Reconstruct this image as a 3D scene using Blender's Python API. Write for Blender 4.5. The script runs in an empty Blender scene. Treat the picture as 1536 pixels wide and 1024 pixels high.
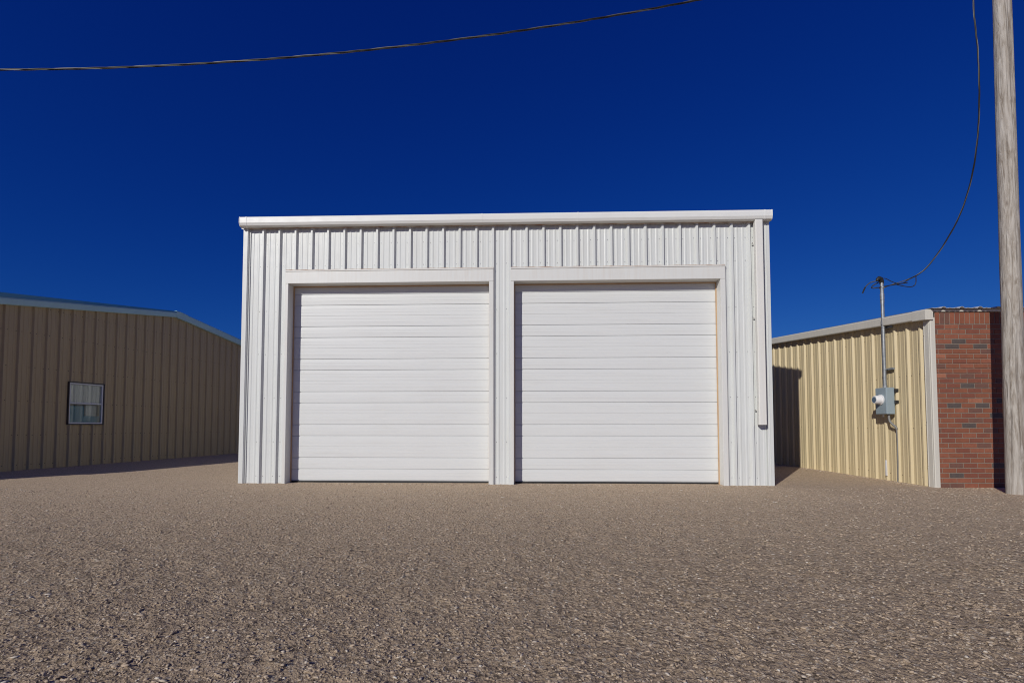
import bpy, math, random
import numpy as np
from mathutils import Vector, Matrix, noise

random.seed(7)
rng = np.random.default_rng(11)
scene = bpy.context.scene
COL = scene.collection
PI = math.pi
R = math.radians


# ------------------------------------------------------------------ helpers
def tag(o, label=None, cat=None, group=None, kind=None):
    if label: o['label'] = label
    if cat: o['category'] = cat
    if group: o['group'] = group
    if kind: o['kind'] = kind
    return o


def empty(name, loc, rz=0.0):
    o = bpy.data.objects.new(name, None)
    COL.objects.link(o)
    o.location = loc
    o.rotation_euler = (0, 0, rz)
    o.empty_display_size = .3
    return o


class MB:
    """collects shapes into one mesh"""
    def __init__(self):
        self.v, self.f, self.m, self.s = [], [], [], []

    def add(self, verts, faces, mat=0, smooth=False):
        b = len(self.v)
        self.v += [tuple(p) for p in verts]
        for f in faces:
            self.f.append(tuple(b + i for i in f))
            self.m.append(mat)
            self.s.append(smooth)

    def box(self, lo, hi, mat=0, ch=0.0):
        x0, y0, z0 = lo
        x1, y1, z1 = hi
        if ch <= 0:
            v = [(x0, y0, z0), (x1, y0, z0), (x1, y1, z0), (x0, y1, z0), (x0, y0, z1), (x1, y0, z1), (x1, y1, z1), (x0, y1, z1)]
            self.add(v, [(0, 3, 2, 1), (4, 5, 6, 7), (0, 1, 5, 4), (1, 2, 6, 5), (2, 3, 7, 6), (3, 0, 4, 7)], mat)
            return
        c = ch
        X, Y, Z = (x0, x1), (y0, y1), (z0, z1)
        v, idx = [], {}
        for i in (0, 1):
            for j in (0, 1):
                for k in (0, 1):
                    sx, sy, sz = (c if i == 0 else -c), (c if j == 0 else -c), (c if k == 0 else -c)
                    for a in range(3):
                        p = [X[i] + sx, Y[j] + sy, Z[k] + sz]
                        p[a] = (X[i], Y[j], Z[k])[a]
                        idx[(i, j, k, a)] = len(v)
                        v.append(tuple(p))
        F = []
        for a in range(3):
            for s in (0, 1):
                b, d = [q for q in range(3) if q != a]
                loop = []
                for (u, w) in ((0, 0), (1, 0), (1, 1), (0, 1)):
                    key = [0, 0, 0]
                    key[a], key[b], key[d] = s, u, w
                    loop.append(idx[(*key, a)])
                flip = (s == 0) ^ (a == 1)
                F.append(tuple(loop[::-1] if flip else loop))
        for a in range(3):                       # edges along axis a
            b, d = [q for q in range(3) if q != a]
            for u in (0, 1):
                for w in (0, 1):
                    k0, k1 = [0, 0, 0], [0, 0, 0]
                    k0[b] = k1[b] = u
                    k0[d] = k1[d] = w
                    k0[a], k1[a] = 0, 1
                    q = [idx[(*k0, b)], idx[(*k1, b)], idx[(*k1, d)], idx[(*k0, d)]]
                    F.append(tuple(q))
        for i in (0, 1):
            for j in (0, 1):
                for k in (0, 1):
                    F.append((idx[(i, j, k, 0)], idx[(i, j, k, 1)], idx[(i, j, k, 2)]))
        self.add(v, F, mat)

    def extrude(self, prof, p0, p1, axis_a, axis_b, mat=0, closed=False, caps=False, smooth=False):
        """profile of (a, b) pairs swept from p0 to p1"""
        A, B = Vector(axis_a), Vector(axis_b)
        P0, P1 = Vector(p0), Vector(p1)
        n = len(prof)
        v = [P0 + A * a + B * b for a, b in prof] + [P1 + A * a + B * b for a, b in prof]
        F = []
        for i in range(n if closed else n - 1):
            j = (i + 1) % n
            F.append((i, j, n + j, n + i))
        if caps:
            F.append(tuple(range(n))[::-1])
            F.append(tuple(range(n, 2 * n)))
        self.add(v, F, mat, smooth)

    def tube(self, pts, r, n=8, mat=0, caps=True, smooth=True):
        pts = [Vector(p) for p in pts]
        rr = r if isinstance(r, (list, tuple)) else [r] * len(pts)
        v, F = [], []
        up = Vector((0, 0, 1))
        t0 = (pts[1] - pts[0]).normalized()
        if abs(t0.dot(up)) > .9:
            up = Vector((1, 0, 0))
        nx = t0.cross(up).normalized()
        for i, p in enumerate(pts):
            t = (pts[min(i + 1, len(pts) - 1)] - pts[max(i - 1, 0)]).normalized()
            nx = (nx - t * nx.dot(t)).normalized()
            ny = t.cross(nx)
            for k in range(n):
                a = 2 * PI * k / n
                v.append(p + (nx * math.cos(a) + ny * math.sin(a)) * rr[i])
        for i in range(len(pts) - 1):
            for k in range(n):
                k2 = (k + 1) % n
                F.append((i * n + k, i * n + k2, (i + 1) * n + k2, (i + 1) * n + k))
        self.add(v, F, mat, smooth)
        if caps:
            self.add(v[:n], [tuple(range(n))[::-1]], mat)
            self.add(v[-n:], [tuple(range(n))], mat)

    def screw(self, p, nrm, r=.007, h=.005, mat=0):
        p, nrm = Vector(p), Vector(nrm).normalized()
        self.tube([p - nrm * .003, p + nrm * h], r, 6, mat, True, False)

    def build(self, name, mats, parent=None):
        me = bpy.data.meshes.new(name)
        me.from_pydata(self.v, [], self.f)
        if not isinstance(mats, (list, tuple)):
            mats = [mats]
        for m in mats:
            me.materials.append(m)
        me.polygons.foreach_set('material_index', self.m)
        me.polygons.foreach_set('use_smooth', self.s)
        me.update()
        o = bpy.data.objects.new(name, me)
        COL.objects.link(o)
        if parent is not None:
            o.parent = parent
        return o


# ---------------------------------------------------------------- materials
class NT:
    def __init__(self, name):
        self.mat = bpy.data.materials.new(name)
        self.mat.use_nodes = True
        self.t = self.mat.node_tree
        self.n = self.t.nodes
        self.bsdf = self.n['Principled BSDF']
        self.co = self.n.new('ShaderNodeTexCoord')

    def lk(self, a, b):
        self.t.links.new(a, b)

    def mapped(self, scale=(1, 1, 1)):
        m = self.n.new('ShaderNodeMapping')
        m.inputs['Scale'].default_value = scale
        self.lk(self.co.outputs['Object'], m.inputs['Vector'])
        return m.outputs['Vector']

    def noise(self, scale, detail=4, rough=.55, stretch=(1, 1, 1), dist=0.0):
        x = self.n.new('ShaderNodeTexNoise')
        x.inputs['Scale'].default_value = scale
        x.inputs['Detail'].default_value = detail
        x.inputs['Roughness'].default_value = rough
        x.inputs['Distortion'].default_value = dist
        self.lk(self.mapped(stretch), x.inputs['Vector'])
        return x.outputs['Fac']

    def voronoi(self, scale, stretch=(1, 1, 1), feature='F1', out='Distance', rnd=1.0):
        x = self.n.new('ShaderNodeTexVoronoi')
        x.feature = feature
        x.inputs['Scale'].default_value = scale
        x.inputs['Randomness'].default_value = rnd
        self.lk(self.mapped(stretch), x.inputs['Vector'])
        return x.outputs[out]

    def ramp(self, fac, stops):
        x = self.n.new('ShaderNodeValToRGB')
        e = x.color_ramp.elements
        while len(e) < len(stops):
            e.new(.5)
        for i, (p, c) in enumerate(stops):
            e[i].position = p
            e[i].color = (c, c, c, 1) if not isinstance(c, tuple) else (*c, 1)
        self.lk(fac, x.inputs['Fac'])
        return x.outputs['Color']

    def mix(self, fac, a, b, mode='MIX'):
        x = self.n.new('ShaderNodeMix')
        x.data_type = 'RGBA'
        x.blend_type = mode
        for s, val in ((x.inputs[0], fac), (x.inputs[6], a), (x.inputs[7], b)):
            if isinstance(val, (int, float)):
                s.default_value = val
            elif isinstance(val, tuple):
                s.default_value = (*val, 1)
            else:
                self.lk(val, s)
        return x.outputs[2]

    def math(self, op, a, b=0.0):
        x = self.n.new('ShaderNodeMath')
        x.operation = op
        for s, val in ((x.inputs[0], a), (x.inputs[1], b)):
            if isinstance(val, (int, float)):
                s.default_value = val
            else:
                self.lk(val, s)
        return x.outputs[0]

    def bump(self, h, strength, dist, prev=None):
        x = self.n.new('ShaderNodeBump')
        x.inputs['Strength'].default_value = strength
        x.inputs['Distance'].default_value = dist
        self.lk(h, x.inputs['Height'])
        if prev is not None:
            self.lk(prev, x.inputs['Normal'])
        return x.outputs['Normal']

    def done(self, color=None, rough=.5, metal=0.0, normal=None, spec=.5):
        b = self.bsdf
        for key, val in (('Base Color', color), ('Roughness', rough), ('Metallic', metal)):
            if val is None: continue
            s = b.inputs[key]
            if isinstance(val, (int, float)): s.default_value = val
            elif isinstance(val, tuple): s.default_value = (*val, 1)
            else: self.lk(val, s)
        b.inputs['Specular IOR Level'].default_value = spec
        if normal is not None:
            self.lk(normal, b.inputs['Normal'])
        return self.mat


def painted_metal(name, base, dirt, amount=.35, rough=.42, streak=(9, 9, .5), wave=.004, spec=.4):
    n = NT(name)
    st = n.ramp(n.noise(2.2, 6, .6, streak), [(.42, 0.0), (.78, 1.0)])
    bl = n.ramp(n.noise(1.3, 4, .6), [(.35, 0.15), (.75, 1.0)])
    sp = n.ramp(n.noise(90, 3, .6), [(.62, 0.0), (.74, 1.0)])
    f = n.math('MULTIPLY', n.math('MULTIPLY', st, bl), amount)
    f = n.math('ADD', f, n.math('MULTIPLY', sp, amount * .25))
    c = n.mix(f, base, dirt)
    r = n.math('ADD', n.math('MULTIPLY', n.noise(6, 3), .18), rough - .09)
    nb = n.bump(n.noise(2.2, 2, .5, (1, 1, .55)), .25, wave * 3)
    nb = n.bump(n.noise(240, 2), .05, .0008, nb)
    return n.done(c, r, 0, nb, spec)


M_white = painted_metal('white_painted_metal', (.640, .658, .640), (.48, .45, .37), .42, wave=.007)
M_trim = painted_metal('white_trim_metal', (.675, .678, .650), (.50, .39, .27), .40, wave=.003)
M_door = painted_metal('white_door_metal', (.675, .688, .675), (.52, .50, .46), .30, streak=(.6, 6, 9), wave=.002)
M_gutter = painted_metal('gutter_metal', (.73, .735, .71), (.50, .45, .37), .34, streak=(1.5, 4, 4))
M_down = painted_metal('cream_white_metal', (.72, .71, .67), (.55, .48, .36), .35)
M_screw = NT('screw_head').done((.33, .33, .33), .4, .3)
M_tan = painted_metal('tan_painted_metal', (.585, .485, .298), (.36, .29, .17), .40)
M_tanscrew = NT('tan_screw_head').done((.20, .16, .11), .5, .2)
M_taupe = painted_metal('taupe_painted_metal', (.435, .34, .195), (.29, .19, .10), .45, rough=.5)
M_bluegrey = painted_metal('pale_blue_trim', (.40, .60, .60), (.30, .40, .40), .3)
M_darkcap = NT('dark_blue_cap').done((.06, .21, .35), .28, .2)
M_galv = painted_metal('galvalume_roof', (.52, .53, .54), (.33, .31, .29), .4, rough=.38)
M_wtrim = painted_metal('grey_white_trim', (.60, .575, .505), (.42, .38, .32), .35)
M_black = NT('black_rubber').done((.02, .02, .02), .6)
M_dark = NT('dark_interior').done((.05, .05, .055), .9)

n = NT('caulk')
M_caulk = n.done(n.mix(n.ramp(n.noise(5, 5, .6), [(.4, 0.0), (.66, 1.0)]), (.60, .53, .44), (.34, .17, .08)), .7)
n = NT('weather_strip_vinyl')
M_strip = n.done(n.mix(n.noise(6, 4), (.60, .42, .25), (.42, .25, .12)), .6)


def galvanised(name, a, b, metal=.7, rough=.42):
    n = NT(name)
    c = n.mix(n.ramp(n.noise(22, 4), [(.35, 0.0), (.7, 1.0)]), a, b)
    return n.done(c, rough, metal, n.bump(n.noise(60, 3), .08, .001))


M_pipe = galvanised('galvanised_pipe', (.25, .27, .285), (.36, .375, .385), .5)
M_mbox = painted_metal('grey_enclosure_paint', (.27, .335, .37), (.20, .22, .23), .3)
M_plastic = NT('white_plastic').done((.72, .71, .70), .45)
n = NT('meter_glass')
n.bsdf.inputs['Coat Weight'].default_value = .6
M_dial = n.done((.10, .15, .21), .12)
M_flex = NT('grey_conduit').done((.20, .195, .185), .55)
M_cable = NT('black_cable_jacket').done((.012, .012, .013), .5)
M_alu = NT('bare_aluminium').done((.13, .13, .13), .5, .5)
M_vinyl = NT('white_vinyl').done((.62, .64, .66), .4)
M_bronze = NT('dark_window_trim').done((.055, .045, .04), .5)
n = NT('pale_reflection')
M_palerefl = n.done(n.mix(n.noise(30, 3), (.84, .85, .84), (.74, .76, .77)), .9)  # pale tone standing in for white surfaces reflected in the panes
M_bluerefl = NT('blue_reflection').done((.16, .36, .50), .7)  # blue put in for what the lower pane reflects

# thin window glass
n = NT('window_glass')
n.n.remove(n.bsdf)
tr, gl, mx, fr = (n.n.new('ShaderNodeBsdfTransparent'), n.n.new('ShaderNodeBsdfGlossy'), n.n.new('ShaderNodeMixShader'), n.n.new('ShaderNodeFresnel'))
tr.inputs['Color'].default_value = (.91, .95, .96, 1)
gl.inputs['Roughness'].default_value = .02
fr.inputs['IOR'].default_value = 1.75
n.lk(fr.outputs[0], mx.inputs[0]); n.lk(tr.outputs[0], mx.inputs[1]); n.lk(gl.outputs[0], mx.inputs[2])
n.lk(mx.outputs[0], n.n['Material Output'].inputs['Surface'])
M_glass = n.mat


def brick(name, a, b):
    n = NT(name)
    c = n.mix(n.ramp(n.noise(14, 6, .65), [(.3, 0.0), (.7, 1.0)]), a, b)
    sp = n.ramp(n.noise(120, 3), [(.6, 0.0), (.75, 1.0)])
    c = n.mix(n.math('MULTIPLY', sp, .45), c, (.08, .05, .045))
    nb = n.bump(n.noise(70, 5, .7), .45, .004)
    return n.done(c, .85, 0, nb, .25)


M_bricks = [brick('red_brick', (.26, .094, .053), (.21, .078, .047)),
            brick('orange_brick', (.29, .108, .064), (.235, .084, .051)),
            brick('deep_red_brick', (.225, .079, .050), (.185, .067, .045)),
            brick('brown_brick', (.185, .088, .064), (.14, .072, .056)),
            brick('charred_brick', (.115, .088, .078), (.085, .068, .063)),
            brick('salmon_brick', (.36, .15, .09), (.29, .11, .066))]
n = NT('mortar')
M_mortar = n.done(n.mix(n.noise(40, 4), (.29, .24, .195), (.20, .165, .135)), .95, 0, n.bump(n.noise(160, 3), .4, .003), .2)

# weathered pole wood
n = NT('weathered_wood')
g1 = n.noise(18, 8, .68, (1, 1, .11), 1.6)
g2 = n.noise(5, 5, .6, (1, 1, .16), 1.2)
g3 = n.ramp(n.voronoi(6.5, (1, 1, .30)), [(.02, 0.0), (.13, 1.0)])
c = n.mix(n.ramp(g1, [(.36, 0.0), (.62, 1.0)]), (.24, .20, .16), (.475, .44, .39))
c = n.mix(n.ramp(g2, [(.50, 0.0), (.68, .75)]), c, (.50, .465, .42))
c = n.mix(n.ramp(n.noise(9, 6, .7, (1, 1, .12), 2.0), [(.60, 0.0), (.67, .55)]), c, (.20, .165, .13))
c = n.mix(g3, (.19, .15, .12), c)
crk = n.ramp(n.noise(30, 4, .6, (1, 1, .02), .3), [(.35, 0.0), (.42, 1.0)])
c = n.mix(crk, n.mix(.6, c, (.11, .09, .075)), c)
nb = n.bump(g1, .8, .016)
nb = n.bump(crk, .4, .01, nb)
nb = n.bump(g3, .35, .012, nb)
M_wood = n.done(c, .9, 0, nb, .2)

# gravel ground
n = NT('gravel_ground')
big = n.noise(.35, 5, .6)
mid = n.noise(3.2, 6, .65)
fine = n.noise(42, 6, .7)
grain = n.noise(170, 3, .7)
vor = n.voronoi(38)
vor2 = n.voronoi(95)
def cell(scale):
    q = n.n.new('ShaderNodeSeparateColor')
    n.lk(n.voronoi(scale, out='Color'), q.inputs[0])
    return q.outputs
sep, sep2, sep3 = cell(60), cell(26), cell(110)
edge = n.ramp(n.voronoi(26, feature='DISTANCE_TO_EDGE'), [(.0, 0.0), (.10, 1.0)])
c = n.mix(n.ramp(fine, [(.28, 0.0), (.72, 1.0)]), (0.403, 0.287, 0.185), (0.654, 0.503, 0.343))
c = n.mix(n.math('MULTIPLY', n.ramp(big, [(.35, 0.0), (.68, 1.0)]), .45), c, (0.446, 0.341, 0.240))
c = n.mix(n.math('MULTIPLY', n.ramp(mid, [(.42, 0.0), (.70, 1.0)]), .35), c, (0.621, 0.477, 0.311))
c = n.mix(.26, c, n.mix(sep2[0], (0.322, 0.231, 0.155), (0.712, 0.545, 0.376)))
c = n.mix(.28, c, n.mix(sep[2], (0.266, 0.193, 0.130), (0.777, 0.607, 0.427)))
c = n.mix(n.ramp(sep[0], [(.84, 0.0), (.88, .75)]), c, (0.190, 0.144, 0.102))
c = n.mix(n.ramp(sep[1], [(.93, 0.0), (.96, .75)]), c, (0.702, 0.598, 0.464))
c = n.mix(n.ramp(sep3[1], [(.93, 0.0), (.96, .7)]), c, (0.664, 0.560, 0.436))
sx_ = n.n.new('ShaderNodeSeparateXYZ'); n.lk(n.co.outputs['Object'], sx_.inputs[0])
mr = n.n.new('ShaderNodeMapRange')       # the yard is driven flat and packed hard close to the buildings
for k_, v_ in ((1, 3.5), (2, 9.0), (3, 1.0), (4, .42)):
    mr.inputs[k_].default_value = v_
n.lk(sx_.outputs['Y'], mr.inputs[0])
nb = None
for h_, st_, ds_ in ((mid, .6, .03), (edge, .5, .012), (fine, 1.0, .028), (vor, .9, .02), (vor2, .7, .009), (grain, .5, .004)):
    nb = n.bump(h_, st_, ds_, nb)
    bn = nb.node
    n.lk(n.math('MULTIPLY', mr.outputs[0], st_), bn.inputs['Strength'])
M_ground = n.done(c, .95, 0, nb, .15)

n = NT('gravel_stone')
geo = n.n.new('ShaderNodeNewGeometry')
c = n.ramp(geo.outputs['Random Per Island'], [(0, (0.281, 0.207, 0.139)), (.25, (0.453, 0.348, 0.247)), (.55, (0.544, 0.427, 0.303)), (.8, (0.380, 0.311, 0.243)), (.93, (0.598, 0.499, 0.382)), (1.0, (0.689, 0.630, 0.531))])
c = n.mix(n.math('MULTIPLY', n.noise(120, 3), .4), c, (0.272, 0.225, 0.178))
M_stone = n.done(c, .9, 0, n.bump(n.noise(200, 3), .4, .003), .2)


# ------------------------------------------------------- ribbed wall sheets
def rib_profile(x0, x1, first, rib=.045, pitch=.3048, base=.078, top=.032, minor=.0062):
    """(x, out) points of a ribbed metal sheet from x0 to x1; ribs centred on first + k*pitch"""
    pts = []
    k0 = int(math.floor((x0 - first) / pitch)) - 1
    k1 = int(math.ceil((x1 - first) / pitch)) + 1
    for k in range(k0, k1 + 1):
        c = first + k * pitch
        pts += [(c - base / 2, 0), (c - top / 2, rib), (c + top / 2, rib), (c + base / 2, 0)]
        for q in (1 / 3, 2 / 3):
            d = c + pitch * (q if q < .5 else q)
            pts += [(d - .022, 0), (d - .010, minor), (d + .010, minor), (d + .022, 0)]
    def val(x):
        for (a, b), (e, g) in zip(pts, pts[1:]):
            if a <= x <= e:
                return b + (g - b) * (x - a) / max(e - a, 1e-9)
        return 0
    return [(x0, val(x0))] + [p for p in pts if x0 < p[0] < x1] + [(x1, val(x1))]


def sheet(mb, x0, x1, first, zb, zt, mat=0, **kw):
    """ribbed sheet standing in local XZ, ribs towards -Y; zb / zt are numbers or functions of x"""
    fb = zb if callable(zb) else (lambda x: zb)
    ft = zt if callable(zt) else (lambda x: zt)
    pr = rib_profile(x0, x1, first, **kw)
    nn = len(pr)
    v = [(x, -o, fb(x)) for x, o in pr] + [(x, -o, ft(x)) for x, o in pr]
    mb.add(v, [(i, i + 1, nn + i + 1, nn + i) for i in range(nn - 1)], mat)


def screws(mb, x0, x1, first, rows, zt, mat, skip=None, pitch=.3048, r=.007):
    k = 0
    x = first
    while x < x1:
        for off in (.062, .245):
            xs = x + off + random.uniform(-.006, .006)
            for z in rows:
                zz = z + random.uniform(-.006, .006)
                if x0 < xs < x1 and zz < zt(xs) and not (skip and skip(xs, zz)) and random.random() > .08:
                    mb.screw((xs, 0, zz), (0, -1, 0), r, .005, mat)
        x += pitch


# ================================================================ GROUND
def ground_z(x, y):
    far = max(0.0, min(1.0, (y - 6.0) / 2.2))
    near = 1 - .45 * max(0.0, min(1.0, (y - 3.0) / 4.0))
    wx = x + .05 * noise.noise((x * 4, y * 4, 30.0))
    wy = y + .05 * noise.noise((x * 4, y * 4, 60.0))
    h = noise.noise((x * .55, y * .55, 1.3)) * .016 + noise.noise((x * 1.9, y * 1.9, 4.1)) * .010
    h += near * noise.noise((wx * 6.5, wy * 6.5, 8.1)) * .013
    r = 1 - abs(noise.noise((wx * 10, wy * 10, 2.2))) * 2.6
    h += near * max(r, 0) ** 2 * .017 * (.35 + noise.noise((x * 1.3, y * 1.3, 15.0)))
    r = 1 - abs(noise.noise((wx * 19 + 7, wy * 19, 6.6))) * 2.4
    h -= near * max(r, 0) ** 3 * .011 * (.5 + noise.noise((x * 2.1, y * 2.1, 25.0)))
    h += near * noise.noise((wx * 30, wy * 30, 5.5)) * .0065
    return h * (1 - .75 * far)


def steps(a, b, d):
    return list(np.arange(a, b - d * .3, d))
xs = [-400, -120, -50, -30, -20] + steps(-14, -4, .07) + steps(-4, 4, .024) + steps(4, 12.01, .07) + [16, 24, 40, 90, 300]
ys, q = [-300, -60, -20, -8, -3, 0, .6, 1.0], 1.25
while q < 10.6:
    ys.append(q)
    q += .0085 * q
ys += steps(10.7, 22, .3) + [26, 40, 80, 200, 600]
gv = [(float(x), float(y), ground_z(x, y) if (-14 <= x <= 12.01 and 1.2 <= y <= 22) else 0.0) for y in ys for x in xs]
nx_ = len(xs)
gf = [(j * nx_ + i, j * nx_ + i + 1, (j + 1) * nx_ + i + 1, (j + 1) * nx_ + i) for j in range(len(ys) - 1) for i in range(nx_ - 1)]
g = MB()
g.add(gv, gf, 0, True)
tag(g.build('ground', M_ground), kind='structure')

# loose stones: a single uncountable cover
t = (1 + 5 ** .5) / 2
ico = np.array([(-1, t, 0), (1, t, 0), (-1, -t, 0), (1, -t, 0), (0, -1, t), (0, 1, t), (0, -1, -t), (0, 1, -t), (t, 0, -1), (t, 0, 1), (-t, 0, -1), (-t, 0, 1)]) / math.sqrt(1 + t * t)
icf = np.array([(0, 11, 5), (0, 5, 1), (0, 1, 7), (0, 7, 10), (0, 10, 11), (1, 5, 9), (5, 11, 4), (11, 10, 2), (10, 7, 6), (7, 1, 8), (3, 9, 4), (3, 4, 2), (3, 2, 6), (3, 6, 8), (3, 8, 9), (4, 9, 5), (2, 4, 11), (6, 2, 10), (8, 6, 7), (9, 8, 1)])
NS = 60000
yy = 1.2 + 7.3 * rng.random(NS) ** 1.6
xx = (rng.random(NS) * 2 - 1) * (1.25 * yy + .8)
size = (.0035 + .0075 * rng.random(NS) ** 2.2) * (.70 + .05 * yy)
size *= np.where(rng.random(NS) < .02, 1.25, 1.0)
# a ragged fringe of chips where the walls meet the yard
runs = [((-4.98, 9.27), (4.58, 8.88), 650), ((7.12, 8.75), (7.21, 14.0), 450), ((7.15, 8.57), (8.9, 8.55), 160), ((-11.50, 11.6), (-10.3, 19.0), 300)]
px_, py_ = [], []
for (ax, ay), (bx_, by_), cnt in runs:
    tt = rng.random(cnt)
    off = np.abs(rng.standard_normal(cnt)) * .05
    nxv, nyv = (by_ - ay), -(bx_ - ax)
    ln = math.hypot(nxv, nyv)
    sg = 1 if (ax < -8 or abs(by_ - ay) < 1) else -1
    if abs(by_ - ay) < 1: sg = 1
    px_.append(ax + (bx_ - ax) * tt + sg * nxv / ln * off); py_.append(ay + (by_ - ay) * tt + sg * nyv / ln * off)
px_, py_ = np.concatenate(px_), np.concatenate(py_)
xx, yy = np.concatenate([xx, px_]), np.concatenate([yy, py_])
size = np.concatenate([size, .005 + .011 * rng.random(len(px_)) ** 2])
NS = len(xx)
pos = np.stack([xx, yy, np.array([ground_z(a, b) for a, b in zip(xx, yy)]) + size * .10], 1)
V = ico[None] * (1 + .28 * rng.standard_normal((NS, 12, 1)).clip(-1.4, 1.4))
V = V * (np.stack([1.1 + 1.5 * rng.random(NS) ** 3, .8 + .3 * rng.random(NS), .5 + .25 * rng.random(NS)], 1)[:, None] * size[:, None, None])
an = rng.random(NS) * 2 * PI
ca, sa = np.cos(an)[:, None], np.sin(an)[:, None]
V = np.stack([V[..., 0] * ca - V[..., 1] * sa, V[..., 0] * sa + V[..., 1] * ca, V[..., 2]], -1) + pos[:, None]
FF = (icf[None] + (np.arange(NS) * 12)[:, None, None]).reshape(-1, 3)
me = bpy.data.meshes.new('gravel')
me.vertices.add(NS * 12)
me.vertices.foreach_set('co', V.astype(np.float32).ravel())
me.loops.add(FF.size)
me.loops.foreach_set('vertex_index', FF.astype(np.int32).ravel())
me.polygons.add(len(FF))
me.polygons.foreach_set('loop_start', np.arange(0, FF.size, 3, dtype=np.int32))
me.update(calc_edges=True)
me.materials.append(M_stone)
grv = bpy.data.objects.new('gravel', me)
COL.objects.link(grv)
tag(grv, 'loose brown and grey gravel chips scattered over the bare yard', 'gravel', kind='stuff')

# ================================================================ WHITE GARAGE
W = 9.585
HT = 4.70
shop = empty('metal_garage', (-4.9894, 9.3342, 0), R(-2.2937))
tag(shop, 'white ribbed metal garage with two closed overhead doors, between the two tan neighbours', 'garage')
FIRST = .385
OP = [(.885, 4.580), (5.030, 8.700)]
ZO = 3.650

mb = MB()
segs = [(.07, .86, -.1), (.86, 4.62, ZO + .06), (4.62, 5.005, -.1), (5.005, 8.75, ZO + .06), (8.75, 9.515, -.1)]
for a, b, z0 in segs:
    sheet(mb, a, b, FIRST, z0, HT + .02, minor=.0045)
def skip(x, z):
    return z < 3.93 and (.80 < x < 4.70 or 4.94 < x < 8.83)
screws(mb, .14, 9.3, FIRST - .3048, (.13, .75, 1.55, 2.35, 3.15, 3.99, 4.40), lambda x: 4.6, 1, skip)
mb.build('front_wall', [M_white, M_screw], shop)

DEP, RISE = 11.0, 5.5
def roof_h(y):
    return HT + .06 + .155 * min(y, DEP - y)
for side, nm in ((0, 'side_wall'), (1, 'side_wall')):
    mb = MB()
    n0 = len(mb.v)
    sheet(mb, .09, DEP, .3, -.1, lambda q: roof_h(q) - .03)
    X = 0.03 if side == 0 else W - .03
    if side == 0:      # local x of sheet -> depth, ribs towards -x
        mb.v = [(X + o, DEP - s, z) if False else (X + o, s, z) for s, o, z in mb.v]
    else:
        mb.v = [(X - o, s, z) for s, o, z in mb.v]
    mb.build(nm, M_white, shop)
mb = MB(); sheet(mb, .02, W - .02, .3, -.1, HT + .02)
mb.v = [(x, DEP - y, z) for x, y, z in mb.v]
mb.build('rear_wall', M_white, shop)

# ribbed roof, two slopes
mb = MB()
pr = rib_profile(-.05, W + .05, FIRST)
nn = len(pr)
rows = [(-.02, roof_h(0) - .01), (DEP / 2, roof_h(DEP / 2)), (DEP + .05, roof_h(DEP) - .01)]
v = [(x, y, z + o) for y, z in rows for x, o in pr]
mb.add(v, [(r * nn + i, r * nn + i + 1, (r + 1) * nn + i + 1, (r + 1) * nn + i) for r in range(2) for i in range(nn - 1)])
mb.build('roof', M_galv, shop)
for x0, x1 in ((-.05, -.002), (W + .002, W + .05)):
    mb = MB()
    for (ya, yb) in ((.0, DEP / 2), (DEP / 2, DEP)):
        za, zb = roof_h(ya), roof_h(yb)
        mb.add([(x0, ya, za - .06), (x1, ya, za - .06), (x1, yb, zb - .06), (x0, yb, zb - .06), (x0, ya, za + .05), (x1, ya, za + .05), (x1, yb, zb + .05), (x0, yb, zb + .05)],
               [(0, 3, 2, 1), (4, 5, 6, 7), (0, 1, 5, 4), (1, 2, 6, 5), (2, 3, 7, 6), (3, 0, 4, 7)])
    mb.build('rake_trim', M_trim, shop)

# corner trims, wrapping the corner, with a small return bead
for sgn, x0 in ((1, .010), (-1, W - .010)):
    mb = MB()
    prof = [(0, .16), (0, -.036), (.092, -.036), (.100, -.030), (.100, -.008), (.094, -.008), (.094, -.024), (.010, -.024), (.010, .16)]
    mb.extrude([(sgn * a, b) for a, b in prof], (x0, 0, -.1), (x0, 0, HT - .006), (1, 0, 0), (0, 1, 0), closed=True, caps=True)
    mb.extrude([(sgn * a, b) for a, b in [(.112, .0), (.116, -.018), (.126, -.018), (.130, 0)]], (x0, 0, -.1), (x0, 0, HT - .006), (1, 0, 0), (0, 1, 0))
    mb.build('corner_trim', M_white, shop)

# gutter
gp = [(-.049, 4.862), (-.150, 4.866), (-.166, 4.856), (-.172, 4.822), (-.172, 4.750), (-.152, 4.704), (-.118, 4.690), (-.049, 4.694)]
GD = -.026                                   # fall towards the downspout
def fat(e):
    return [(a - (e if a < -.06 else 0), b + (e if b > 4.83 else (-e if b < 4.72 else 0))) for a, b in gp]
mb = MB()
mb.extrude(gp, (.004, 0, 0), (W - .012, 0, GD), (0, 1, 0), (0, 0, 1), closed=True, caps=True)
for gx in (.125, 4.46, 6.18, W - .13):
    mb.extrude(fat(.003), (gx - .012, 0, GD * gx / W), (gx + .012, 0, GD * gx / W), (0, 1, 0), (0, 0, 1), closed=True, caps=True)
gut = mb.build('gutter', M_gutter, shop)
for gx in (.003, W - .011):
    mb = MB()
    mb.extrude(fat(.004), (gx - .005, 0, GD * gx / W), (gx + .005, 0, GD * gx / W), (0, 1, 0), (0, 0, 1), closed=True, caps=True)
    mb.build('end_cap', M_gutter, gut)
mb = MB()
mb.tube([(.12, -.054, 4.684), (W - .26, -.054, 4.684 + GD)], .008, 6)
mb.build('caulk_bead', M_caulk, gut)

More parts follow.
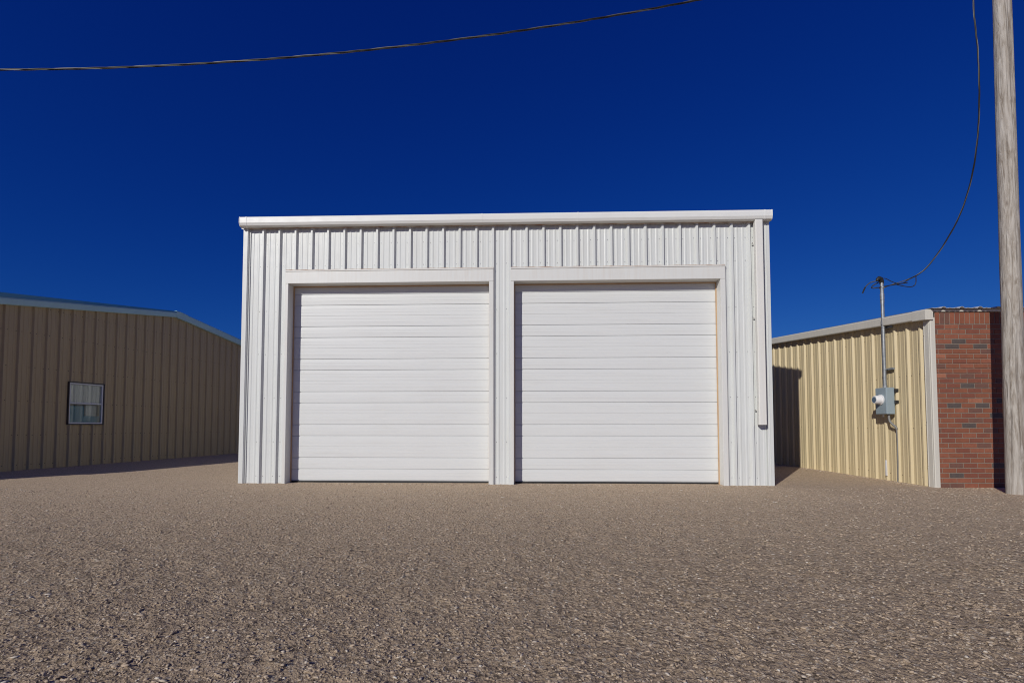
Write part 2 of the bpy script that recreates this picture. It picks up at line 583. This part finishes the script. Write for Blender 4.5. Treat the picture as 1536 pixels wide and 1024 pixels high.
# downspout
mb = MB()
DX0, DX1 = 9.288, 9.418
prof = [(DX0, -.142), (DX0 + .012, -.154), (DX1 - .012, -.154), (DX1, -.142), (DX1, -.056), (DX0, -.056)]
mb.extrude(prof, (0, 0, 1.06), (0, 0, 4.670), (1, 0, 0), (0, 1, 0), closed=True, caps=False)
prof2 = [(DX0 + .004, -.140), (DX0 + .014, -.150), (DX1 - .014, -.150), (DX1 - .004, -.140), (DX1 - .004, -.060), (DX0 + .004, -.060)]
mb.extrude(prof2[::-1], (0, 0, 1.062), (0, 0, 1.7), (1, 0, 0), (0, 1, 0), mat=1, closed=True)
ds = mb.build('downspout', [M_down, M_dark], shop)
for z in (1.32, 2.95, 4.28):
    mb = MB()
    mb.box((DX0 - .034, -.052, z - .011), (DX0 - .001, -.042, z + .011))
    mb.screw((DX0 - .020, -.052, z), (0, -1, 0), .008, .006, 1)
    mb.build('strap', [M_down, M_black], ds)

# door frames, doors
XF = [(.832, .885, 4.580, 4.660), (4.978, 5.030, 8.700, 8.785)]
YF, YD = -.056, .175
for (xa, xb, xc, xd) in XF:
    mb = MB()
    mb.box((xa, YF, ZO), (xd, YD + .05, 3.886), 0, .004)                       # header
    mb.box((xa - .004, YF - .010, 3.870), (xd + .004, -.02, 3.894), 0, .003)   # top lip
    hd = mb.build('door_header', M_trim, shop)
    mb = MB()
    z = 3.902
    pts = [(xa + (xd - xa) * i / 40, YF + .004, z - .004 + .003 * math.sin(i * 2.1)) for i in range(41)]
    mb.tube(pts, .008, 6)
    mb.build('caulk_bead', M_caulk, hd)
    for (p, q, s) in ((xa, xb, 1), (xc, xd, -1)):
        mb = MB()
        mb.box((p, YF, -.1), (q, YD + .05, ZO - .002), 0, .004)
        e = xa - .008 if s == 1 else xd + .002
        mb.box((e, -.046, -.1), (e + .006, -.01, 3.865), 0)
        mb.build('door_jamb', M_trim, shop)
    # overhead door leaf: 6 x 2 ft sections, each with one wide and one narrow band
    prof = []
    def band(z0, z1, mid):
        g = .009
        prof.extend([(z0, .018), (z0 + g, .018), (z0 + g + .004, .002)])
        m = 6 if mid else 3
        zs = [z0 + g + .012 + (z1 - z0 - g - .018) * i / m for i in range(m + 1)]
        for i in range(1, m):
            dd = .0050 if (mid and i == m // 2) else .0021
            w = .0045 if (mid and i == m // 2) else .004
            prof.extend([(zs[i] - w, 0), (zs[i], dd), (zs[i] + w, 0)])
        prof.extend([(z1 - .004, .002)])
    z = .035
    prof.append((z, .004))
    band(.035, .243, False)
    z = .243
    while z < 3.55:
        band(z, z + .207, False)
        z += .207
        if z < 3.5:
            band(z, z + .402, True)
            z += .402
    zt = z
    prof = [p for p in prof if p[0] < ZO + .03] + [(ZO + .04, .012)]
    mb = MB()
    Y0 = YD
    mb.add([(xb + .006, Y0 + d, z) for z, d in prof] + [(xc - .006, Y0 + d, z) for z, d in prof],
           [(i, len(prof) + i, len(prof) + i + 1, i + 1) for i in range(len(prof) - 1)])
    mb.box((xb + .006, Y0 + .016, .03), (xc - .006, Y0 + .045, ZO + .04))
    gd = mb.build('garage_door', M_door, shop)
    mb = MB()
    mb.box((xb + .004, Y0 + .002, -.02), (xc - .004, Y0 + .04, .032), 0)
    mb.build('bottom_seal', M_black, gd)
    for (p, q) in ((xb + .0005, xb + .016), (xc - .016, xc - .0005)):
        mb = MB(); mb.box((p, Y0 - .028, .0), (q, Y0 - .004, ZO - .004))
        mb.build('weather_strip', M_strip, gd)
    mb = MB(); mb.box((xb + .018, Y0 - .028, ZO - .018), (xc - .018, Y0 - .004, ZO - .003))
    mb.build('weather_strip', M_strip, gd)

# ================================================================ TAUPE NEIGHBOUR (gable end)
left = empty('metal_building', (-11.5908, 11.5755, 0), R(90 - 9.6518))
tag(left, 'brown metal building in shade showing its gable end with one small window', 'building')
LX0, LX1, RX = -5.5, 14.8, 4.632
def gab(x):
    return 4.508 - .148 * abs(x - RX)
mb = MB()
F2 = -.041
WX0, WX1, WZ0, WZ1 = 1.432, 2.353, 1.085, 2.156
sheet(mb, LX0, WX0, F2, -.1, gab)
k = [(RX, 1)]
sheet(mb, WX0, WX1, F2, -.1, WZ0)
sheet(mb, WX0, WX1, F2, WZ1, gab)
sheet(mb, WX1, RX, F2, -.1, gab)
sheet(mb, RX, LX1, F2, -.1, gab)
def skw(x, z): return WX0 - .06 < x < WX1 + .06 and WZ0 - .06 < z < WZ1 + .06
screws(mb, LX0, LX1, F2 - 18 * .3048, (.12, .82, 1.62, 2.43, 3.25, 3.9), lambda x: gab(x) - .05, 1, skw, r=.0095)
mb.build('gable_wall', [M_taupe, M_bronze], left)
LD = 12.0
mb = MB()
zz = gab(LX0)
mb.box((LX0, .06, -.1), (LX0 + .06, LD, zz)); mb.build('side_wall', M_taupe, left)
mb = MB()
zz = gab(LX1)
mb.box((LX1 - .06, .06, -.1), (LX1, LD, zz)); mb.build('side_wall', M_taupe, left)
mb = MB()
mb.add([(LX0 + .06, LD, -.1), (LX1 - .06, LD, -.1), (LX1 - .06, LD, gab(LX1)), (RX, LD, gab(RX)), (LX0 + .06, LD, gab(LX0))], [(4, 3, 2, 1, 0)])
mb.build('rear_wall', M_taupe, left)
mb = MB()
for xa, xb in ((LX0 - .1, RX), (RX, LX1 + .1)):
    za, zb = gab(xa) + .03, gab(xb) + .03
    v = [(xa, -.02, za), (xb, -.02, zb), (xb, LD, zb), (xa, LD, za), (xa, -.02, za + .08), (xb, -.02, zb + .08), (xb, LD, zb + .08), (xa, LD, za + .08)]
    mb.add(v, [(0, 3, 2, 1), (4, 5, 6, 7), (0, 1, 5, 4), (1, 2, 6, 5), (2, 3, 7, 6), (3, 0, 4, 7)])
mb.build('roof', M_darkcap, left)
# rake trims: a folded metal fascia with a drip edge
def rake(xa, xb, hb, ht, name, mat, y0=-.115, y1=-.022):
    mb = MB()
    pr = [(y1, hb), (y0 + .012, hb), (y0, hb + .02), (y0, ht - .03), (y0 + .016, ht), (y1, ht)]
    nn = len(pr)
    v = [(xa, y, gab(xa) + h) for y, h in pr] + [(xb, y, gab(xb) + h) for y, h in pr]
    F = [(i, (i + 1) % nn, nn + (i + 1) % nn, nn + i) for i in range(nn)] + [tuple(range(nn))[::-1], tuple(range(nn, 2 * nn))]
    mb.add(v, F)
    return mb.build(name, mat, left)
rake(LX0 - .12, RX - .001, -.015, .150, 'rake_trim', M_bluegrey)
rake(RX + .42, LX1 + .12, -.012, .205, 'rake_trim', M_bluegrey)
mb = MB()
pr = [(-.120, -.016), (-.120, .195), (-.10, .216), (-.021, .216), (-.021, -.016)]
pts = [RX - .02, RX + .42]
v = []
for x in (RX - .01, RX + .18, RX + .44):
    for y, h in pr:
        v.append((x, y, gab(x) + h - (.02 if x < RX + .1 and h > .1 else 0)))
nn = 5
mb.add(v, [(r * nn + i, r * nn + (i + 1) % nn, (r + 1) * nn + (i + 1) % nn, (r + 1) * nn + i) for r in range(2) for i in range(nn)] + [(4, 3, 2, 1, 0), (10, 11, 12, 13, 14)])
mb.build('ridge_trim', M_bluegrey, left)
mb = MB()                      # dark cap flashing on the near slope, tapering to the ridge
v = []
for x, h in ((LX0 - .1, .185), (RX - .012, .03)):
    for y, q in ((-.105, 0), (-.105, h), (-.02, h), (-.02, 0)):
        v.append((x, y, gab(x) + .152 + q))
mb.add(v, [(i, (i + 1) % 4, 4 + (i + 1) % 4, 4 + i) for i in range(4)] + [(3, 2, 1, 0), (4, 5, 6, 7)])
mb.build('cap_flashing', M_darkcap, left)

# window
def frame(mb, x0, x1, z0, z1, w, y0, y1, mat=0):
    mb.box((x0, y0, z0), (x1, y1, z0 + w), mat, .003)
    mb.box((x0, y0, z1 - w), (x1, y1, z1), mat, .003)
    mb.box((x0, y0 + .001, z0 + w), (x0 + w, y1 - .001, z1 - w), mat, .003)
    mb.box((x1 - w, y0 + .001, z0 + w), (x1, y1 - .001, z1 - w), mat, .003)
mb = MB()
frame(mb, WX0 - .018, WX1 + .018, WZ0 - .018, WZ1 + .018, .020, -.052, .055)
win = mb.build('window', M_bronze, left)
mb = MB(); frame(mb, WX0 + .006, WX1 - .006, WZ0 + .006, WZ1 - .006, .038, -.030, .045); mb.build('window_frame', M_vinyl, win)
mb = MB(); mb.box((WX0 + .046, -.022, 1.607), (WX1 - .046, .030, 1.645), 0, .003); mb.build('meeting_rail', M_vinyl, win)
for z0, z1, y in ((WZ0 + .046, 1.606, -.004), (1.646, WZ1 - .046, .012)):
    mb = MB(); mb.add([(WX0 + .046, y, z0), (WX1 - .046, y, z0), (WX1 - .046, y, z1), (WX0 + .046, y, z1)], [(0, 1, 2, 3)])
    mb.build('pane', M_glass, win)
# added cloth and boards behind the glass, imitating reflected siding, truck and sky
mb = MB()
N = 90
top, bot = [], []
for i in range(N + 1):
    x = WX0 + .03 + (WX1 - WX0 - .06) * i / N
    y = .050 + .014 * math.sin(i * .62 + .7 * math.sin(i * .13)) + .006 * math.sin(i * 1.9)
    top.append((x, y, WZ1)); bot.append((x, y + .004, 1.60))
mb.add(top + bot, [(i, N + 1 + i, N + 2 + i, i + 1) for i in range(N)], 0, True)
mb.build('reflection_curtain', M_palerefl, win)
mb = MB()
mb.box((WX0 - .02, .16, .95), (2.00, .50, 1.565), 0, .01)
mb.box((2.03, .15, .95), (2.34, .46, 1.59), 1, .01)  # pale board added where a white truck is reflected
mb.box((WX0 - .02, .10, 1.0), (2.36, .115, 1.30), 0)
bx = mb.build('reflection_boards', [M_bluerefl, M_palerefl], win)

# ================================================================ TAN BUILDING WITH BRICK FRONT
right = empty('brick_front_building', (7.2031, 8.7534, 0), R(-91.008))
tag(right, 'low building with tan ribbed metal side and red brick front', 'building')
RD = 16.0           # depth along local -x
RGX = -8.0
def rk(x):          # underside of rake at local x
    return 2.885 + .079 * min(-x, 2 * 8.0 + x)
mb = MB()
sheet(mb, -8.0, -.03, -.15 - .3048 * 40, -.1, lambda x: rk(x) + .02, rib=.036)
sheet(mb, -RD, -8.0, -.15 - .3048 * 60, -.1, lambda x: rk(x) + .02, rib=.036)
screws(mb, -RD, -.15, -.15 - 52 * .3048, (.14, 1.0, 1.95, 2.75), lambda x: rk(x) - .05, 1, None, r=.0075)
mb.build('metal_wall', [M_tan, M_tanscrew], right)
# corner trim
mb = MB()
mb.extrude([(-.046, -.002), (-.046, -.040), (-.036, -.050), (.106, -.050), (.116, -.040), (.116, .03)], (0, 0, -.1), (0, 0, 2.895), (1, 0, 0), (0, 1, 0))
mb.extrude([(-.022, -.051), (-.017, -.056), (-.012, -.051)], (0, 0, -.1), (0, 0, 2.895), (1, 0, 0), (0, 1, 0))
mb.extrude([(.076, -.051), (.081, -.056), (.086, -.051)], (0, 0, -.1), (0, 0, 2.895), (1, 0, 0), (0, 1, 0))
for z in (.35, 1.1, 1.9, 2.6):
    mb.screw((-.03, -.05, z), (-.1, -1, 0), .007, .006, 1)
mb.build('corner_trim', [M_wtrim, M_tanscrew], right)
# rake trim
mb = MB()
pr = [(-.010, -.01), (-.135, -.01), (-.142, .004), (-.142, .128), (-.128, .150), (-.010, .150)]
nn = len(pr)
st = [.135, -8.0, -RD - .1]
v = [(x, y, rk(x) + h) for x in st for y, h in pr]
mb.add(v, [(r * nn + i, (r + 1) * nn + i, (r + 1) * nn + (i + 1) % nn, r * nn + (i + 1) % nn) for r in range(2) for i in range(nn)] + [tuple(range(nn)), tuple(range(2 * nn, 3 * nn))[::-1]])
rt = mb.build('rake_trim', M_wtrim, right)
mb = MB()             # boxed end of the rake at the corner
mb.extrude([(-.012, -.022), (-.146, -.022), (-.150, -.012), (-.150, .135), (-.134, .156), (-.012, .156)], (-.15, 0, rk(-.15)), (.142, 0, rk(.142)), (0, 1, 0), (0, 0, 1), closed=True, caps=True)
mb.build('end_cap', M_wtrim, rt)

# brick front: runs along local +y at local x = .2
BX = .113
BL = 7.0
mb = MB()
mb.add([(BX - .008, .032, -.1), (BX - .008, BL, -.1), (BX - .008, BL, 3.0), (BX - .008, .032, 3.0)], [(0, 1, 2, 3)], 6)
course, blen, joint = .0843, .2365, .011
wts = [.40, .20, .23, .11, .035, .025]
z = -.085
r = 0
def one_brick(y0, y1, z0, z1):
    m = random.choices(range(6), wts)[0]
    j = random.uniform(-.0018, .0018)
    c = .003
    x = BX + j
    b = BX - .012
    v = [(b, y0, z0), (b, y1, z0), (b, y1, z1), (b, y0, z1), (x, y0 + c, z0 + c), (x, y1 - c, z0 + c), (x, y1 - c, z1 - c), (x, y0 + c, z1 - c)]
    mb.add(v, [(4, 5, 6, 7), (0, 1, 5, 4), (1, 2, 6, 5), (2, 3, 7, 6), (3, 0, 4, 7)], m)
while z + course < 2.79:
    y = .032 - (blen / 2 if r % 2 else 0) + .05
    y -= blen
    while y < BL:
        a, b = max(y, .034), min(y + blen - joint, BL)
        if b - a > .02:
            one_brick(a, b, z, z + course - joint)
        y += blen
    z += course
    r += 1
y = .040
while y < BL:
    one_brick(y, min(y + .0733, BL), z + .002, 2.985)
    y += .0843
mb.build('brick_wall', M_bricks + [M_mortar], right)
mb = MB()
mb.box((BX - .03, .0, 2.988), (BX + .022, BL, 3.034), 0, .003)
mb.build('eave_trim', M_wtrim, right)
# roof
mb = MB()
pr = rib_profile(-.07, BL, .12, rib=.024, base=.09, top=.030, minor=.005)
nn = len(pr)
def rz(x): return rk(x) + .158
rows = [(.205, 3.041 - .004), (-8.0, rz(-8.0)), (-RD - .1, rz(-RD))]
v = [(x, y, z + o) for x, z in rows for y, o in pr]
v += [(x, y, z + o - .006) for x, z in rows[:1] for y, o in pr]
mb.add(v, [(r * nn + i, (r + 1) * nn + i, (r + 1) * nn + i + 1, r * nn + i + 1) for r in range(2) for i in range(nn - 1)] +
       [(3 * nn + i, i, i + 1, 3 * nn + i + 1) for i in range(nn - 1)])
mb.build('roof', M_galv, right)
mb = MB(); mb.box((-RD + .1, BL - .1, -.1), (BX - .05, BL - .02, 2.98)); mb.build('side_wall', M_tan, right)
mb = MB(); mb.box((-RD, .03, -.1), (-RD + .08, BL - .02, 2.88)); mb.build('rear_wall', M_tan, right)


# ================================================================ METER AND SERVICE MAST
def wall_pt(s, out, z):                  # a point off the tan wall, in its frame
    return right_m @ Vector((-s, -out, z))
right_m = Matrix.Translation((7.2031, 8.7534, 0)) @ Matrix.Rotation(R(-91.008), 4, 'Z')
met = empty('electric_meter', wall_pt(.895, 0, 1.26), R(-91.008))
tag(met, 'grey electric meter box with round white meter on the tan metal wall', 'electric meter')
# local x = right when facing the wall (towards the viewer), -y = out of the wall, z from the box bottom
BW, BH, BD, B0 = .15, .50, .15, .062
mb = MB(); mb.box((-BW, -B0 - BD, 0), (BW, -B0, BH), 0, .006)
mb.box((-BW + .012, -B0 - BD - .004, .012), (BW - .012, -B0 - BD + .002, BH - .012), 0, .002)
body = mb.build('meter_box', M_mbox, met)
for z in (.225, .44):
    for sx in (-1, 1):
        mb = MB()
        mb.box((min(sx * BW, sx * (BW + .028)), -B0 - .012, z - .032), (max(sx * BW, sx * (BW + .028)), -.004, z + .032), 0, .004)
        mb.build('mounting_bracket', M_black, met)
mb = MB()
yf = -B0 - BD
zc = .275
mb.tube([(0, yf + .01, zc), (0, yf - .022, zc)], .098, 28, 0)
mb.tube([(0, yf - .022, zc), (0, yf - .030, zc), (0, yf - .110, zc), (0, yf - .128, zc)], [.084, .082, .078, .068], 28, 0)
dial = mb.build('meter', M_plastic, met)
mb = MB(); mb.tube([(0, yf - .126, zc), (0, yf - .133, zc)], .054, 24, 0); mb.build('dial_face', M_dial, dial)
mb = MB(); mb.tube([(-.06, -B0 - .07, .004), (-.06, -B0 - .07, -.05)], .015, 10, 0); mb.build('hub_plug', M_plastic, met)
mb = MB()
mb.tube([(.085, -.135, .01), (.087, -.135, -.07), (.10, -.13, -.14), (.14, -.10, -.20), (.165, -.07, -.235), (.17, -.058, -.28)], .020, 10)
mb.tube([(.17, -.058, -.27), (.173, -.055, -.6), (.170, -.055, -.9), (.160, -.057, -1.20), (.145, -.060, -1.30)], .0105, 8)
mb.build('ground_conduit', M_flex, met)

mast = empty('service_mast', wall_pt(.915, .115, 1.76), R(-91.008))
tag(mast, 'galvanised pipe mast rising from the meter box past the roof edge', 'mast')
mb = MB()
mb.tube([(0, 0, .0), (.002, 0, 2.02)], .031, 16)
mb.build('pipe', M_pipe, mast)
for z, rr, hh in ((1.245, .038, .035), (1.75, .037, .055), (1.66, .035, .02), (1.93, .046, .016), (.02, .040, .03)):
    mb = MB(); mb.tube([(0.001, 0, z - hh), (0.001, 0, z + hh)], rr, 16); mb.build('coupling', M_pipe, mast)
for z in (.355, 1.155):
    mb = MB()
    mb.box((-.12, .045, z - .020), (.16, .113, z + .020), 0, .004)
    mb.tube([(.035, .05, z), (.035, -.010, z), (.0, -.036, z), (-.035, -.010, z), (-.035, .05, z)], .007, 6)
    mb.build('bracket', M_pipe, mast)
mb = MB()
hz = 2.05
mb.tube([(-.005, .005, hz - .05), (-.002, .0, hz), (.012, -.028, hz + .045), (.03, -.07, hz + .055), (.04, -.105, hz + .030), (.045, -.125, hz - .005)], [.036, .040, .042, .038, .030, .016], 14)
wh = mb.build('weatherhead', M_black, mast)
def curve(pts, n=6):
    P = [Vector(p) for p in pts]
    out = []
    for i in range(len(P) - 1):
        p0, p1, p2, p3 = P[max(i - 1, 0)], P[i], P[i + 1], P[min(i + 2, len(P) - 1)]
        for k in range(n):
            q = k / n
            out.append(.5 * ((2 * p1) + (p2 - p0) * q + (2 * p0 - 5 * p1 + 4 * p2 - p3) * q * q + (3 * p1 - p0 - 3 * p2 + p3) * q ** 3))
    out.append(P[-1])
    return out
# leads drooping from the head: away from the viewer, one bare and one black, then round to the drop
for pts, r_, m in (([(.01, -.06, 2.06), (-.09, -.15, 2.055), (-.18, -.20, 1.98), (-.21, -.22, 1.90)], .010, M_alu),
                   ([(-.17, -.195, 1.99), (-.20, -.215, 1.92), (-.215, -.225, 1.875)], .013, M_cable),
                   ([(.01, -.05, 2.04), (-.03, -.13, 1.99), (-.05, -.16, 1.95), (-.02, -.15, 1.925), (.02, -.06, 1.93), (.06, .14, 1.96), (.09, .42, 2.00)], .010, M_cable),
                   ([(.02, -.05, 2.07), (.03, .04, 2.10), (.05, .16, 2.03), (.08, .30, 1.98), (.10, .45, 2.06)], .007, M_cable),
                   ([(.0, .035, 1.925), (.04, .18, 1.985), (.07, .30, 2.015), (.10, .45, 2.07)], .008, M_alu),
                   ([(.06, .20, 1.98), (.08, .38, 1.93), (.10, .50, 1.92), (.11, .56, 1.98), (.12, .56, 2.11)], .008, M_cable)):
    mb = MB(); mb.tube(curve(pts), r_, 8); mb.build('lead', m, wh)

# white strip at the wall foot
o = empty('plastic_strip', wall_pt(1.04, .04, .09), R(-91.008))
o.location = (0, 0, 0)
bpy.data.objects.remove(o)
mb = MB()
mb.box((-.022, -.010, 0), (.022, .004, .30), 0, .004)
ps = mb.build('plastic_strip', M_plastic)
ps.location = wall_pt(1.04, .046, .085)
ps.rotation_euler = (0, 0, R(-91.008))
tag(ps, 'short white plastic strip at the foot of the tan metal wall, below the meter', 'plastic strip')

# ================================================================ UTILITY POLE
pole = empty('utility_pole', (7.745, 7.85, 0))
tag(pole, 'weathered grey wooden utility pole standing in front of the brick wall', 'utility pole')
mb = MB()
NR, NZ, PH = 40, 130, 10.4
v, F = [], []
for j in range(NZ + 1):
    z = -.2 + (PH + .2) * j / NZ
    rad = .130 - .0020 * z + .006 * math.exp(-max(z, 0) * 1.5)
    cx = .0112 * z
    for i in range(NR):
        a = 2 * PI * i / NR
        dr = .005 * noise.noise((math.cos(a) * 1.7, math.sin(a) * 1.7, z * .45)) + .004 * noise.noise((math.cos(a) * 5, math.sin(a) * 5, z * 1.3 + 9))
        v.append((cx + math.cos(a) * (rad + dr), math.sin(a) * (rad + dr), z))
for j in range(NZ):
    for i in range(NR):
        F.append((j * NR + i, j * NR + (i + 1) % NR, (j + 1) * NR + (i + 1) % NR, (j + 1) * NR + i))
mb.add(v, F, 0, True)
mb.add(v[-NR:], [tuple(range(NR))], 0)
mb.build('pole_shaft', M_wood, pole)
for z, w in ((9.26, .06), (9.45, .05)):
    mb = MB()
    mb.tube([(.02, .0, z), (-.05, .06, z)], .022, 10)
    mb.tube([(-.03, .05, z - .05), (-.03, .05, z + .05)], w * .7, 12)
    mb.build('insulator', M_plastic, pole)
mb = MB()
mb.tube([(-.052, .110, 1.19), (-.048, .110, 1.64)], .011, 8)
mb.build('marker_strip', M_strip, pole)


# ================================================================ WIRES
def twisted(path, name, label, strands, pitch, off, rad, cat, group=None):
    """strands of cable wound round one another along the path"""
    P = [Vector(p) for p in path]
    L = [0]
    for a, b in zip(P, P[1:]): L.append(L[-1] + (b - a).length)
    mb = MB()
    ns = len(strands)
    for s in range(ns):
        pts = []
        for i, p in enumerate(P):
            tg = (P[min(i + 1, len(P) - 1)] - P[max(i - 1, 0)]).normalized()
            u = tg.cross(Vector((0, 1, .2))).normalized()
            w = tg.cross(u)
            a = 2 * PI * (L[i] / pitch + s / ns)
            pts.append(p + (u * math.cos(a) + w * math.sin(a)) * off)
        mb.tube(pts, rad, 7, strands[s])
    o = mb.build(name, [M_cable, M_alu])
    return tag(o, label, cat, group)


pts = []
x = 7.75
while x > -26:
    pts.append((x, 8.1 - .22 * max(0, (x - 3.5) / 4.25) ** 2, .00883649 * x * x + .15031502 * x + 7.50914508))
    x -= .05
twisted(pts, 'power_line', 'thick twisted black power line crossing the sky above the garage roof', [0, 0, 1], 1.3, .0092, .0085, 'power line')
drop = [(7.56, 9.66, 3.825), (7.757, 9.591, 3.93), (7.876, 9.514, 4.06), (8.019, 9.325, 4.389), (8.125, 9.073, 4.863), (8.124, 8.82, 5.404), (8.051, 8.6, 5.978),
        (7.952, 8.429, 6.577), (7.841, 8.301, 7.3), (7.751, 8.25, 8.186), (7.76, 8.15, 8.9), (7.72, 7.90, 9.45)]
twisted(curve(drop, 16), 'service_drop', 'slack black service wire curving down from the pole to the mast', [0, 0, 1], 1.1, .0072, .0066, 'service wire')

# ================================================================ CAMERA, LIGHT, SKY
cam = bpy.data.cameras.new('camera')
cam.sensor_fit = 'HORIZONTAL'
cam.sensor_width = 36
cam.lens = 763.29 / 1536 * 36
cam.shift_y = 92.718 / 1536
cam.clip_start, cam.clip_end = .05, 2000
co = bpy.data.objects.new('camera', cam)
COL.objects.link(co)
co.location = (0, 0, 1.05)
co.rotation_euler = (R(90 + 2.4713), 0, 0)
scene.camera = co

AZ, EL = R(34.4), R(26.8)             # direction the light travels, from +Y towards +X; height of the sun
sun = bpy.data.lights.new('sun', 'SUN')
sun.energy = 3.3
sun.angle = R(.53)
sun.color = (1.0, .965, .90)
so = bpy.data.objects.new('sun', sun)
COL.objects.link(so)
d = Vector((math.sin(AZ) * math.cos(EL), math.cos(AZ) * math.cos(EL), -math.sin(EL)))
so.rotation_euler = d.to_track_quat('-Z', 'Y').to_euler()
so.location = (-10, -15, 12)

w = bpy.data.worlds.new('World')
scene.world = w
w.use_nodes = True
nt = w.node_tree
sky = nt.nodes.new('ShaderNodeTexSky')
sky.sky_type = 'NISHITA'
sky.sun_disc = False
sky.sun_elevation = EL
sky.sun_rotation = AZ + PI
sky.altitude = 1200
sky.air_density = 1.0
sky.dust_density = .2
sky.ozone_density = 3.0
bg = nt.nodes['Background']
bg.inputs['Strength'].default_value = .08
sp_ = nt.nodes.new('ShaderNodeSeparateColor')
cb_ = nt.nodes.new('ShaderNodeCombineColor')
nt.links.new(sky.outputs[0], sp_.inputs[0])
for i, (gain, gam) in enumerate(((.328, 2.1), (.298, 1.272), (.525, .755))):    # the deep blue of dry high plains air
    m1 = nt.nodes.new('ShaderNodeMath'); m1.operation = 'MULTIPLY'; m1.inputs[1].default_value = .08
    m2 = nt.nodes.new('ShaderNodeMath'); m2.operation = 'POWER'; m2.inputs[1].default_value = gam
    m3 = nt.nodes.new('ShaderNodeMath'); m3.operation = 'MULTIPLY'; m3.inputs[1].default_value = gain / .08
    nt.links.new(sp_.outputs[i], m1.inputs[0]); nt.links.new(m1.outputs[0], m2.inputs[0])
    nt.links.new(m2.outputs[0], m3.inputs[0]); nt.links.new(m3.outputs[0], cb_.inputs[i])
nt.links.new(cb_.outputs[0], bg.inputs[0])

scene.view_settings.view_transform = 'Standard'
scene.view_settings.look = 'None'
scene.view_settings.exposure = 0
scene.view_settings.gamma = 1
scene.cycles.filter_width = 1.05
